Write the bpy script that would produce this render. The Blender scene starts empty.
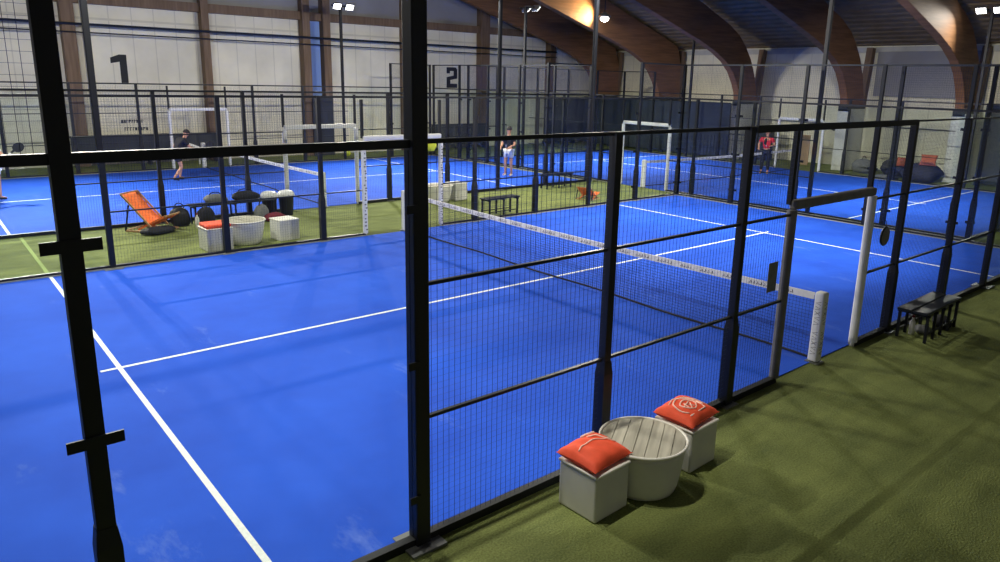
import bpy, math, random
from mathutils import Vector, Matrix
random.seed(7)
C = bpy.context.scene.collection
PI = math.pi

# ---------------------------------------------------------------- materials
def mat(name, col, rough=.6, metal=0., noise=None, bump=0., bscale=200., emit=None, estr=0., spec=.5):
    m = bpy.data.materials.new(name); m.use_nodes = True
    nt = m.node_tree; b = nt.nodes['Principled BSDF']
    lin = tuple(((c/255)/12.92 if c/255 <= .04045 else ((c/255+.055)/1.055)**2.4) for c in col)+(1,)
    b.inputs['Base Color'].default_value = lin
    b.inputs['Roughness'].default_value = rough; b.inputs['Metallic'].default_value = metal
    b.inputs['Specular IOR Level'].default_value = spec
    tc = nt.nodes.new('ShaderNodeTexCoord')
    if noise:
        sc, amt = noise
        n = nt.nodes.new('ShaderNodeTexNoise'); n.inputs['Scale'].default_value = sc; n.inputs['Detail'].default_value = 6
        nt.links.new(tc.outputs['Object'], n.inputs['Vector'])
        r = nt.nodes.new('ShaderNodeMapRange'); r.inputs[1].default_value = .3; r.inputs[2].default_value = .7
        r.inputs[3].default_value = 1-amt; r.inputs[4].default_value = 1+amt
        nt.links.new(n.outputs['Fac'], r.inputs[0])
        mx = nt.nodes.new('ShaderNodeVectorMath'); mx.operation = 'SCALE'; mx.inputs[0].default_value = lin[:3]
        nt.links.new(r.outputs[0], mx.inputs['Scale']); nt.links.new(mx.outputs[0], b.inputs['Base Color'])
    if bump:
        n2 = nt.nodes.new('ShaderNodeTexNoise'); n2.inputs['Scale'].default_value = bscale
        nt.links.new(tc.outputs['Object'], n2.inputs['Vector'])
        bp = nt.nodes.new('ShaderNodeBump'); bp.inputs['Strength'].default_value = bump; bp.inputs['Distance'].default_value = .01
        nt.links.new(n2.outputs['Fac'], bp.inputs['Height']); nt.links.new(bp.outputs[0], b.inputs['Normal'])
    if emit:
        b.inputs['Emission Color'].default_value = tuple(c/255 for c in emit)+(1,); b.inputs['Emission Strength'].default_value = estr
    return m
def lin3(col): return tuple(((c/255)/12.92 if c/255 <= .04045 else ((c/255+.055)/1.055)**2.4) for c in col)

def court_mat():
    m = mat('blue court turf', (22, 88, 238), .85, spec=.2, bump=.3, bscale=350)
    nt = m.node_tree; b = nt.nodes['Principled BSDF']; L = nt.links.new
    tc = nt.nodes.new('ShaderNodeTexCoord')
    n = nt.nodes.new('ShaderNodeTexNoise'); n.inputs['Scale'].default_value = .55; n.inputs['Detail'].default_value = 7; n.inputs['Roughness'].default_value = .6
    L(tc.outputs['Object'], n.inputs['Vector'])
    r = nt.nodes.new('ShaderNodeValToRGB')
    e = r.color_ramp.elements
    e[0].position = .3; e[0].color = lin3((27, 76, 196))+(1,)
    e[1].position = .66; e[1].color = lin3((38, 94, 224))+(1,)
    L(n.outputs['Fac'], r.inputs[0])
    # drifts of pale sand worn into the pile
    n2 = nt.nodes.new('ShaderNodeTexNoise'); n2.inputs['Scale'].default_value = .8; n2.inputs['Detail'].default_value = 9; n2.inputs['Roughness'].default_value = .72
    mp = nt.nodes.new('ShaderNodeMapping'); mp.inputs['Scale'].default_value = (1.8, .7, 1); mp.inputs['Rotation'].default_value = (0, 0, .9); mp.inputs['Location'].default_value = (3.1, 1.7, 0)
    L(tc.outputs['Object'], mp.inputs['Vector']); L(mp.outputs[0], n2.inputs['Vector'])
    r2 = nt.nodes.new('ShaderNodeMapRange'); r2.inputs[1].default_value = .6; r2.inputs[2].default_value = .84; r2.inputs[3].default_value = 0; r2.inputs[4].default_value = .5
    L(n2.outputs['Fac'], r2.inputs[0])
    mx = nt.nodes.new('ShaderNodeMix'); mx.data_type = 'RGBA'
    L(r2.outputs[0], mx.inputs[0]); L(r.outputs[0], mx.inputs[6]); mx.inputs[7].default_value = lin3((150, 175, 235))+(1,)
    L(mx.outputs[2], b.inputs['Base Color'])
    return m
def turf_mat():
    m = mat('green turf', (96, 112, 52), .9, spec=.15)
    nt = m.node_tree; b = nt.nodes['Principled BSDF']; L = nt.links.new
    tc = nt.nodes.new('ShaderNodeTexCoord')
    n = nt.nodes.new('ShaderNodeTexNoise'); n.inputs['Scale'].default_value = 1.2; n.inputs['Detail'].default_value = 8
    mp = nt.nodes.new('ShaderNodeMapping'); mp.inputs['Scale'].default_value = (1, 3, 1); mp.inputs['Rotation'].default_value = (0, 0, .5)
    L(tc.outputs['Object'], mp.inputs['Vector']); L(mp.outputs[0], n.inputs['Vector'])
    r = nt.nodes.new('ShaderNodeValToRGB'); e = r.color_ramp.elements
    e[0].position = .3; e[0].color = lin3((104, 114, 66))+(1,)
    e[1].position = .75; e[1].color = lin3((136, 146, 84))+(1,)
    L(n.outputs['Fac'], r.inputs[0])
    f = nt.nodes.new('ShaderNodeTexNoise'); f.inputs['Scale'].default_value = 60; f.inputs['Detail'].default_value = 3
    L(tc.outputs['Object'], f.inputs['Vector'])
    fr = nt.nodes.new('ShaderNodeMapRange'); fr.inputs[1].default_value = .3; fr.inputs[2].default_value = .7; fr.inputs[3].default_value = .72; fr.inputs[4].default_value = 1.25
    L(f.outputs['Fac'], fr.inputs[0])
    s = nt.nodes.new('ShaderNodeVectorMath'); s.operation = 'SCALE'
    L(r.outputs[0], s.inputs[0]); L(fr.outputs[0], s.inputs['Scale']); L(s.outputs[0], b.inputs['Base Color'])
    bp = nt.nodes.new('ShaderNodeBump'); bp.inputs['Strength'].default_value = .6; bp.inputs['Distance'].default_value = .02
    L(f.outputs['Fac'], bp.inputs['Height']); L(bp.outputs[0], b.inputs['Normal'])
    return m
def cladding_mat(name, col, axis, pitch, hline=None):
    m = mat(name, col, .7, spec=.3)
    nt = m.node_tree; b = nt.nodes['Principled BSDF']; L = nt.links.new
    tc = nt.nodes.new('ShaderNodeTexCoord'); sp = nt.nodes.new('ShaderNodeSeparateXYZ'); L(tc.outputs['Object'], sp.inputs[0])
    def groove(out, p, w):
        d = nt.nodes.new('ShaderNodeMath'); d.operation = 'DIVIDE'; L(out, d.inputs[0]); d.inputs[1].default_value = p
        f = nt.nodes.new('ShaderNodeMath'); f.operation = 'FRACT'; L(d.outputs[0], f.inputs[0])
        l = nt.nodes.new('ShaderNodeMath'); l.operation = 'LESS_THAN'; L(f.outputs[0], l.inputs[0]); l.inputs[1].default_value = w
        return l.outputs[0]
    g = groove(sp.outputs[axis], pitch, .05)
    if hline:
        g2 = groove(sp.outputs['Z'], hline, .03)
        mxm = nt.nodes.new('ShaderNodeMath'); mxm.operation = 'MAXIMUM'; L(g, mxm.inputs[0]); L(g2, mxm.inputs[1]); g = mxm.outputs[0]
    n = nt.nodes.new('ShaderNodeTexNoise'); n.inputs['Scale'].default_value = .8; n.inputs['Detail'].default_value = 5
    L(tc.outputs['Object'], n.inputs['Vector'])
    r = nt.nodes.new('ShaderNodeMapRange'); r.inputs[1].default_value = .3; r.inputs[2].default_value = .7; r.inputs[3].default_value = .88; r.inputs[4].default_value = 1.08
    L(n.outputs['Fac'], r.inputs[0])
    gm = nt.nodes.new('ShaderNodeMath'); gm.operation = 'MULTIPLY_ADD'; L(g, gm.inputs[0]); gm.inputs[1].default_value = -.18; L(r.outputs[0], gm.inputs[2])
    s = nt.nodes.new('ShaderNodeVectorMath'); s.operation = 'SCALE'; s.inputs[0].default_value = lin3(col)
    L(gm.outputs[0], s.inputs['Scale']); L(s.outputs[0], b.inputs['Base Color'])
    return m
def glass_mat():
    m = bpy.data.materials.new('clear toughened glass'); m.use_nodes = True; nt = m.node_tree; nt.nodes.clear(); L = nt.links.new
    o = nt.nodes.new('ShaderNodeOutputMaterial'); t = nt.nodes.new('ShaderNodeBsdfTransparent'); t.inputs[0].default_value = (.955, .975, .97, 1)
    g = nt.nodes.new('ShaderNodeBsdfGlossy'); g.inputs['Roughness'].default_value = .04; g.inputs[0].default_value = (.9, .95, 1, 1)
    fr = nt.nodes.new('ShaderNodeFresnel'); fr.inputs[0].default_value = 1.3
    ge = nt.nodes.new('ShaderNodeNewGeometry'); iv = nt.nodes.new('ShaderNodeMath'); iv.operation = 'SUBTRACT'; iv.inputs[0].default_value = 1; L(ge.outputs['Backfacing'], iv.inputs[1])
    ml = nt.nodes.new('ShaderNodeMath'); ml.operation = 'MULTIPLY'; L(fr.outputs[0], ml.inputs[0]); L(iv.outputs[0], ml.inputs[1])
    mx = nt.nodes.new('ShaderNodeMixShader'); L(ml.outputs[0], mx.inputs[0]); L(t.outputs[0], mx.inputs[1]); L(g.outputs[0], mx.inputs[2]); L(mx.outputs[0], o.inputs[0])
    return m
def wood_mat(name, c0, c1, scale=(1, 1, 12)):
    m = mat(name, c0, .65, spec=.3); nt = m.node_tree; b = nt.nodes['Principled BSDF']; L = nt.links.new
    tc = nt.nodes.new('ShaderNodeTexCoord'); mp = nt.nodes.new('ShaderNodeMapping'); mp.inputs['Scale'].default_value = scale
    n = nt.nodes.new('ShaderNodeTexNoise'); n.inputs['Scale'].default_value = 1.5; n.inputs['Detail'].default_value = 8
    L(tc.outputs['Object'], mp.inputs['Vector']); L(mp.outputs[0], n.inputs['Vector'])
    r = nt.nodes.new('ShaderNodeValToRGB'); e = r.color_ramp.elements
    e[0].position = .3; e[0].color = lin3(c0)+(1,); e[1].position = .7; e[1].color = lin3(c1)+(1,)
    L(n.outputs['Fac'], r.inputs[0]); L(r.outputs[0], b.inputs['Base Color'])
    return m
M = dict(
    court=court_mat(), turf=turf_mat(), glass=glass_mat(),
    line=mat('white line turf', (235, 240, 238), .8, noise=(30, .08)),
    seam=mat('pale seam tape', (150, 170, 92), .9, noise=(20, .1)),
    steel=mat('black painted steel', (13, 17, 26), .5, noise=(3, .15), spec=.4),
    steel2=mat('dark blue grey steel', (30, 36, 46), .42, .2, noise=(3, .1)),
    wire=mat('dark wire', (30, 42, 84), .5, spec=.3),
    kerb=mat('pale concrete kerb', (150, 150, 142), .85, noise=(8, .12)),
    gable=cladding_mat('gable cladding', (236, 232, 210), 'X', .76, 2.6),
    side=cladding_mat('side cladding', (230, 226, 202), 'Y', .9, .45),
    dull=mat('grey wall and painted shade', (146, 146, 148), .8, noise=(.6, .1)),  # plain end walls, and shade painted on upper gable and side bay
    roof=mat('dark corrugated roof', (128, 112, 88), .9, noise=(2, .12), spec=.05),
    timber=wood_mat('glulam timber', (112, 78, 50), (142, 102, 68), (.6, 1, 9)),
    post=wood_mat('brown timber post', (104, 84, 66), (132, 110, 88), (8, 8, .6)),
    navy=mat('navy screen fabric', (44, 52, 66), .85, noise=(1.2, .22)),
    charcoal=mat('charcoal board', (58, 62, 68), .8, noise=(2, .1)),
    white=mat('white vinyl padding', (232, 232, 228), .55, noise=(6, .06)),
    greypad=mat('grey vinyl padding', (112, 110, 108), .6, noise=(8, .16)),
    band=mat('white net tape', (232, 230, 226), .7, noise=(10, .1)),
    netcord=mat('black net cord', (18, 22, 34), .8),
    ink=mat('black ink', (28, 30, 34), .7),
    plastic=mat('white moulded plastic', (214, 214, 206), .5, noise=(4, .06)),
    rim=mat('cream plastic rim', (236, 234, 222), .45),
    plank=wood_mat('weathered grey boards', (150, 146, 130), (196, 192, 174), (10, .8, 1)),
    orange=mat('orange red cushion cloth', (242, 88, 52), .75, noise=(7, .12), bump=.25, bscale=90),
    orange2=mat('orange canvas', (255, 128, 62), .8, noise=(12, .08)),
    print=mat('pale cushion print', (255, 214, 196), .8),
    dusk=mat('faded dark fabric', (62, 62, 70), .9, noise=(3, .25)), dullorange=mat('faded orange cloth', (196, 104, 78), .8, noise=(3, .15)),
    dark=mat('dark fabric', (30, 32, 38), .85, noise=(14, .25)),
    greyf=mat('grey fabric', (120, 122, 124), .85, noise=(14, .15)),
    redf=mat('dark red fabric', (120, 40, 52), .85, noise=(14, .15)),
    black=mat('black plastic', (24, 25, 28), .5),
    bag=mat('white bin bag', (232, 232, 230), .4, noise=(12, .08)),
    galv=mat('galvanised steel', (150, 152, 152), .4, .7, noise=(10, .1)),
    beech=mat('beech wood', (190, 150, 105), .6, noise=(12, .1)),
    skin=mat('skin', (205, 150, 122), .55), hair=mat('dark hair', (34, 26, 22), .7, noise=(60, .3)),
    redshirt=mat('red shirt', (214, 40, 62), .8), blackshirt=mat('black shirt', (26, 26, 32), .8), whitecloth=mat('white sports cloth', (235, 235, 238), .8),
    yellow=mat('yellow green felt', (206, 214, 60), .8, noise=(30, .1)),
    tan=mat('tan board', (176, 150, 118), .8, noise=(3, .08)),
    lens=mat('lit floodlight lens', (255, 255, 255), .3, emit=(255, 252, 240), estr=14),
    skyglass=mat('blue daylight pane', (120, 150, 205), .3, emit=(90, 120, 190), estr=.06),
    eave=mat('pale eave flashing', (190, 190, 180), .6, noise=(3, .08)),
)

# ---------------------------------------------------------------- geometry helpers
class MB:
    def __init__(s): s.v = []; s.f = []
    def add(s, vs, fs):
        n = len(s.v); s.v += [tuple(v) for v in vs]; s.f += [tuple(i+n for i in f) for f in fs]; return s
    def box(s, x0, x1, y0, y1, z0, z1):
        return s.add([(x0,y0,z0),(x1,y0,z0),(x1,y1,z0),(x0,y1,z0),(x0,y0,z1),(x1,y0,z1),(x1,y1,z1),(x0,y1,z1)],
                     [(0,3,2,1),(4,5,6,7),(0,1,5,4),(1,2,6,5),(2,3,7,6),(3,0,4,7)])
    def cbox(s, c, d, rot=None):
        vs = [Vector((sx*d[0]/2, sy*d[1]/2, sz*d[2]/2)) for sz in (-1,1) for sx, sy in ((-1,-1),(1,-1),(1,1),(-1,1))]
        if rot is not None: vs = [rot @ v for v in vs]
        return s.add([v+Vector(c) for v in vs], [(0,3,2,1),(4,5,6,7),(0,1,5,4),(1,2,6,5),(2,3,7,6),(3,0,4,7)])
    def beam(s, a, b, w, h):          # rectangular bar from a to b, w across, h upright
        a, b = Vector(a), Vector(b); d = b-a; L = d.length; d.normalize()
        up = Vector((0,0,1)) if abs(d.z) < .95 else Vector((0,1,0))
        r = d.cross(up).normalized(); u = r.cross(d)
        vs = [p+r*sx*w/2+u*su*h/2 for p in (a, b) for sx, su in ((-1,-1),(1,-1),(1,1),(-1,1))]
        return s.add(vs, [(0,3,2,1),(4,5,6,7),(0,1,5,4),(1,2,6,5),(2,3,7,6),(3,0,4,7)])
    def tube(s, a, b, r, n=8, r2=None, cap=True):
        a, b = Vector(a), Vector(b); d = (b-a).normalized(); r2 = r if r2 is None else r2
        up = Vector((0,0,1)) if abs(d.z) < .95 else Vector((0,1,0))
        x = d.cross(up).normalized(); y = d.cross(x)
        vs = [p+(x*math.cos(2*PI*i/n)+y*math.sin(2*PI*i/n))*q for p, q in ((a,r),(b,r2)) for i in range(n)]
        fs = [(i,(i+1)%n,n+(i+1)%n,n+i) for i in range(n)]
        if cap: fs += [tuple(range(n-1,-1,-1)), tuple(range(n,2*n))]
        return s.add(vs, fs)
    def path(s, pts, r, n=8, closed=False):
        P = [Vector(p) for p in pts]; k = len(P); vs = []
        prev = None
        for i, p in enumerate(P):
            a = P[i-1] if (i or closed) else p; b = P[(i+1)%k] if (i < k-1 or closed) else p
            d = (b-a).normalized()
            if prev is None:
                up = Vector((0,0,1)) if abs(d.z) < .9 else Vector((0,1,0)); x = d.cross(up).normalized()
            else: x = (prev-d*prev.dot(d)).normalized()
            prev = x; y = d.cross(x)
            vs += [p+(x*math.cos(2*PI*j/n)+y*math.sin(2*PI*j/n))*r for j in range(n)]
        fs = [(i*n+j, i*n+(j+1)%n, ((i+1)%k)*n+(j+1)%n, ((i+1)%k)*n+j) for i in range(k if closed else k-1) for j in range(n)]
        if not closed: fs += [tuple(range(n-1,-1,-1)), tuple(range((k-1)*n, k*n))]
        return s.add(vs, fs)
    def lathe(s, prof, n=32, c=(0,0,0)):
        vs = [(c[0]+r*math.cos(2*PI*i/n), c[1]+r*math.sin(2*PI*i/n), c[2]+z) for r, z in prof for i in range(n)]
        fs = [(k*n+i, k*n+(i+1)%n, (k+1)*n+(i+1)%n, (k+1)*n+i) for k in range(len(prof)-1) for i in range(n)]
        fs += [tuple(range(n-1,-1,-1)), tuple(range((len(prof)-1)*n, len(prof)*n))]
        return s.add(vs, fs)
    def prism(s, poly, y0, y1):       # polygon in XZ extruded along Y
        n = len(poly)
        vs = [(x, y, z) for y in (y0, y1) for x, z in poly]
        return s.add(vs, [tuple(range(n)), tuple(range(2*n-1, n-1, -1))]+[(i, n+i, n+(i+1)%n, (i+1)%n) for i in range(n)])
    def mesh(s, name):
        me = bpy.data.meshes.new(name); me.from_pydata(s.v, [], s.f); me.update(); return me
def obj(name, g, m, parent=None, smooth=False, bevel=0, loc=None, rot=None, seg=2):
    me = g.mesh(name) if isinstance(g, MB) else g
    if not me.materials: me.materials.append(M[m] if isinstance(m, str) else m)
    o = bpy.data.objects.new(name, me); C.objects.link(o)
    if parent: o.parent = parent
    if loc: o.location = loc
    if rot: o.rotation_euler = rot
    if smooth:
        for p in me.polygons: p.use_smooth = True
    if bevel:
        b = o.modifiers.new('b', 'BEVEL'); b.width = bevel; b.segments = seg; b.limit_method = 'ANGLE'
    return o
def tag(o, label, cat, group=None, kind=None):
    o['label'] = label; o['category'] = cat
    if group: o['group'] = group
    if kind: o['kind'] = kind
    return o
def thing(name, label, cat, loc=(0,0,0), rz=0, group=None):
    o = bpy.data.objects.new(name, None); C.objects.link(o); o.location = loc; o.rotation_euler = (0,0,rz)
    return tag(o, label, cat, group)
def struct(name, g, m, **k):
    o = obj(name, g, m, **k); o['kind'] = 'structure'; return o
def copy_tree(o, parent=None, loc=None, rz=None, label=None):
    c = o.copy(); C.objects.link(c); c.parent = parent
    if loc: c.location = loc
    if rz is not None: c.rotation_euler = (0,0,rz)
    if label: c['label'] = label
    for ch in list(o.children): copy_tree(ch, c)
    return c

# ---------------------------------------------------------------- the hall
XE, YN, XW, YS, EV, RX, RZ = 24.0, 26.6, -13.0, -8.0, 5.25, 5.5, 11.45
struct('floor', MB().box(XW, XE, YS, YN, -.1, 0), 'turf')
def gable_poly(y): return [(XW, y, 0), (XE, y, 0), (XE, y, EV), (RX, y, RZ), (XW, y, EV)]
gb = MB()
gb.add([(x, y, z) for y in (YN, YN+.2) for x, _, z in gable_poly(0)], [(0,1,2,3,4),(9,8,7,6,5)]+[(i,5+i,5+(i+1)%5,(i+1)%5) for i in range(5)])
struct('wall_north', gb, 'gable')
gs = MB(); gs.add([(x, y, z) for y in (YS-.2, YS) for x, _, z in gable_poly(0)], [(0,1,2,3,4),(9,8,7,6,5)]+[(i,5+i,5+(i+1)%5,(i+1)%5) for i in range(5)])
struct('wall_south', gs, 'dull')
struct('wall_east', MB().box(XE, XE+.2, YS, YN, 0, EV), 'side')
struct('wall_west', MB().box(XW-.2, XW, YS, YN, 0, EV), 'dull')
# corrugated roof deck, ribs running along the hall
rf = MB(); prof = []
for xa, za, xb, zb in ((XE+.1, EV-.03, RX, RZ), (RX, RZ, XW-.1, EV-.03)):
    n = 46
    for i in range(n):
        for t, h in ((0,0),(.55,0),(.65,.09),(.9,.09)):
            q = (i+t)/n; prof.append((xa+(xb-xa)*q, za+(zb-za)*q+h))
prof.append((XW-.1, EV-.03))
k = len(prof)
rf.add([(x, y, z) for y in (YS-.2, YN+.2) for x, z in prof]+[(x, y, z+.25) for y in (YS-.2, YN+.2) for x, z in prof],
       [(i, i+1, k+i+1, k+i) for i in range(k-1)]+[(2*k+i, 3*k+i, 3*k+i+1, 2*k+i+1) for i in range(k-1)])
struct('ceiling', rf, 'roof')
struct('trim_1', MB().box(XE-.06, XE, YS, YN, EV-.28, EV-.05), 'eave')
# gable timber rail, posts and an added grey sheet painting the unlit gable above the rail
struct('trim_2', MB().box(XW, 19.6, YN-.28, YN-.02, 5.72, 6.05), 'post')
up = MB(); pts = [(XW, 6.05), (21.3, 6.05), (RX, 11.3), (XW+2.4, 6.05)]
up.add([(x, y, z) for y in (YN-.05, YN-.01) for x, z in ((-10.4, 6.05), (21.3, 6.05), (RX, 11.3))], [(0,1,2),(5,4,3),(0,3,4,1),(1,4,5,2),(2,5,3,0)])
struct('trim_3', up, 'dull')
for i, (x, w) in enumerate(((-8.1, .28), (-3.62, .42), (1.0, .28), (5.12, .34), (6.05, .34), (10.05, .3), (14.7, .55), (19.4, .4))):
    top = EV+(XE-x)*(RZ-EV)/(XE-RX) if x > RX else RZ-(RX-x)*(RZ-EV)/(RX-XW)
    struct('trim_%d' % (4+i), MB().box(x-w/2, x+w/2, YN-.45, YN-.02, 0, top-.1), 'post', bevel=.015)
tag(obj('downpipe', MB().tube((-3.1, YN-.3, 0), (-3.1, YN-.3, 7.9), .11, 12), 'plastic', smooth=True), 'pale vertical pipe beside the brown timber post near the numeral 1', 'pipe')
struct('window_1', MB().box(5.35, 5.82, YN-.2, YN-.06, 2.55, 5.7), 'skyglass')
struct('door_1', MB().box(5.2, 6.15, YN-.6, YN-.5, .0, 2.5), 'charcoal', bevel=.01)
for z, r, lb in ((5.0, .045, 'upper and thicker dark pipe running along the white gable wall'), (4.72, .025, 'lower thinner dark cable running along the white gable wall')):
    tag(obj('wall_pipe', MB().tube((XW+.3, YN-.5, z), (19.6, YN-.5, z), r, 8), 'steel2'), lb, 'pipe')

def text(body, size, name, m, parent=None, loc=(0,0,0), rot=(0,0,0), ext=.004, align='CENTER', bold=0., sx=1.):
    cu = bpy.data.curves.new(name, 'FONT'); cu.body = body; cu.size = size; cu.extrude = ext; cu.align_x = align; cu.align_y = 'CENTER'; cu.offset = bold
    cu.materials.append(M[m]); tmp = bpy.data.objects.new(name, cu); C.objects.link(tmp)
    dg = bpy.context.evaluated_depsgraph_get(); me = bpy.data.meshes.new_from_object(tmp.evaluated_get(dg))
    bpy.data.objects.remove(tmp)
    for v in me.vertices: v.co.x *= sx
    o = bpy.data.objects.new(name, me); C.objects.link(o); o.location = loc; o.rotation_euler = rot
    if parent: o.parent = parent
    return o
# wall numerals as painted stencils
def flat(polys, y0, y1):
    g = MB()
    for p in polys: g.prism(p, y0, y1)
    return g
def rect(x0, x1, z0, z1): return [(x0, z0), (x1, z0), (x1, z1), (x0, z1)]
tag(obj('wall_numeral', flat([[(-.04,-.5),(.2,-.5),(.2,.52),(-.04,.52),(-.34,.4),(-.34,.2),(-.04,.26)]], YN-.012, YN+.01), 'ink', loc=(-2.0, 0, 3.5)), 'black painted numeral 1 high on the white gable wall', 'numeral')
tag(obj('wall_numeral', flat([[(-.3,.5),(-.3,.2),(-.1,.2),(-.1,.32),(.12,.32),(.12,.1),(-.3,.02),(-.3,-.5),(.34,-.5),(.34,-.3),(-.08,-.3),(-.08,-.12),(.34,-.04),(.34,.4),(.24,.5)]], YN-.012, YN+.01), 'ink', loc=(12.9, 0, 3.5)), 'black painted numeral 2 high on the gable wall', 'numeral')
t = thing('wall_lettering', 'small two line dark lettering on the gable wall below the numeral 1', 'lettering')
for z, n0, x0 in ((1.58, 9, -2.2), (1.3, 9, -2.1)):
    g = MB(); random.seed(int(z*10)); x = x0
    for k in range(n0):
        w = random.uniform(.05, .08); g.box(x, x+.025, YN-.012, YN+.01, z-.06, z+.06).box(x+.02, x+w, YN-.012, YN+.01, z+random.choice((-.06, .0, .035)), z+random.choice((.06, .05))); x += w+.025
    obj('lettering_line', g, 'charcoal', t)
# boards against the foot of the gable wall
def board(name, x0, x1, z0, z1, lb, m='charcoal', y=YN-.62):
    t = thing(name, lb, 'board', ((x0+x1)/2, y, 0))
    w = (x1-x0)/2
    obj('panel', MB().box(-w, w, -.03, .03, z0, z1), m, t, bevel=.01)
    obj('top_rail', MB().box(-w-.02, w+.02, -.05, .05, z1, z1+.05), 'steel2', t)
    for s in (-1, 0, 1): obj('foot', MB().box(s*(w-.1)-.04, s*(w-.1)+.04, -.2, .2, 0, z0+.1), 'steel2', t)
board('padded_board', -4.0, 1.05, .2, 1.08, 'long low charcoal board by the gable wall, behind the leaning player')
board('padded_board', 11.3, 14.6, .2, 1.2, 'short low charcoal board by the gable wall, right of the thick pole')
board('navy_screen', 18.7, 23.2, .1, 2.5, 'tall dark navy screen across the far end corner of the hall', 'navy')
def screen(y0, y1, h, lb, X=XE-.35):
    t = thing('windbreak_screen', lb, 'screen', (X, (y0+y1)/2, 0), 0)
    w = (y1-y0)/2
    obj('fabric', MB().box(-.02, .02, -w, w, .1, h), 'navy', t)
    obj('top_rail', MB().tube((0, -w, h), (0, w, h), .03, 8), 'steel2', t)
    n = max(2, round(w))
    for i in range(n+1):
        y = -w+2*w*i/n; obj('upright', MB().tube((0.05, y, 0), (.05, y, h), .03, 8), 'steel2', t)
screen(15.9, 25.6, 2.62, 'long dark navy fabric screen in front of the arch piers at the far side wall', 21.4)
screen(1.2, 5.4, 3.0, 'dark navy fabric screen on the side wall behind the last bay to the right', 22.0)
tag(obj('wall_shade_sheet', MB().box(XE-.12, XE-.08, 6.2, 10.45, 3.15, 5.0), 'dull'), 'blue grey painted shade high on the side wall between two arches', 'shade sheet')  # added sheet, its grey paints the dimness of this upper bay

# curved glulam arches on pale piers
intr = [(5.5, 9.35), (9, 8.15), (12.4, 7.07), (15, 6.32), (17, 5.74), (18.6, 5.27), (19.7, 4.88), (20.5, 4.5), (21.1, 4.05), (21.5, 3.55), (21.75, 3.1), (21.85, 2.6)]
extr = [(5.5, 11.25), (14.8, 8.05), (18.5, 6.85), (20.6, 6.1), (21.4, 5.7), (22.0, 5.2), (22.5, 4.65), (22.95, 3.9), (23.2, 3.2), (23.3, 2.6)]
extr_deep = [(5.5, 11.25), (14.8, 8.1), (17.8, 7.12), (20.3, 6.3), (22.0, 5.75), (23.1, 5.35), (23.45, 4.4), (23.5, 2.6)]
AR = ((25.1, 'dark curved timber arch nearest the gable wall, numeral side'), (20.7, 'curved timber arch glowing orange under the bright floodlight'), (15.9, 'plain orange brown curved timber arch with nothing hanging on it'),
      (10.7, 'dark brown curved timber arch in front of the pale wall bay'), (6.25, 'curved timber arch farthest from the gable wall, beside the painted wall shade'))
for y, lb in AR:
    t = thing('timber_arch', lb, 'arch', (22.6, y, 0), group='curved timber roof arches')
    g = MB(); n = 24
    g.prism([(x-22.6, z) for x, z in intr]+[(x-22.6, z) for x, z in reversed(extr_deep if y > 20 else extr)], -.16, .16)
    obj('curved_beam', g, 'timber', t, bevel=.02)
    obj('wall_post', MB().beam((.85, 0, 2.6), (1.12, 0, EV-.1), .3, .26), 'post', t)
    obj('pier', MB().box(-.7, .75, -.25, .25, 0, 2.6), 'plastic', t, bevel=.02)
    obj('steel_shoe', MB().box(-.78, .8, -.2, .2, 2.52, 2.72), 'steel2', t)

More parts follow.
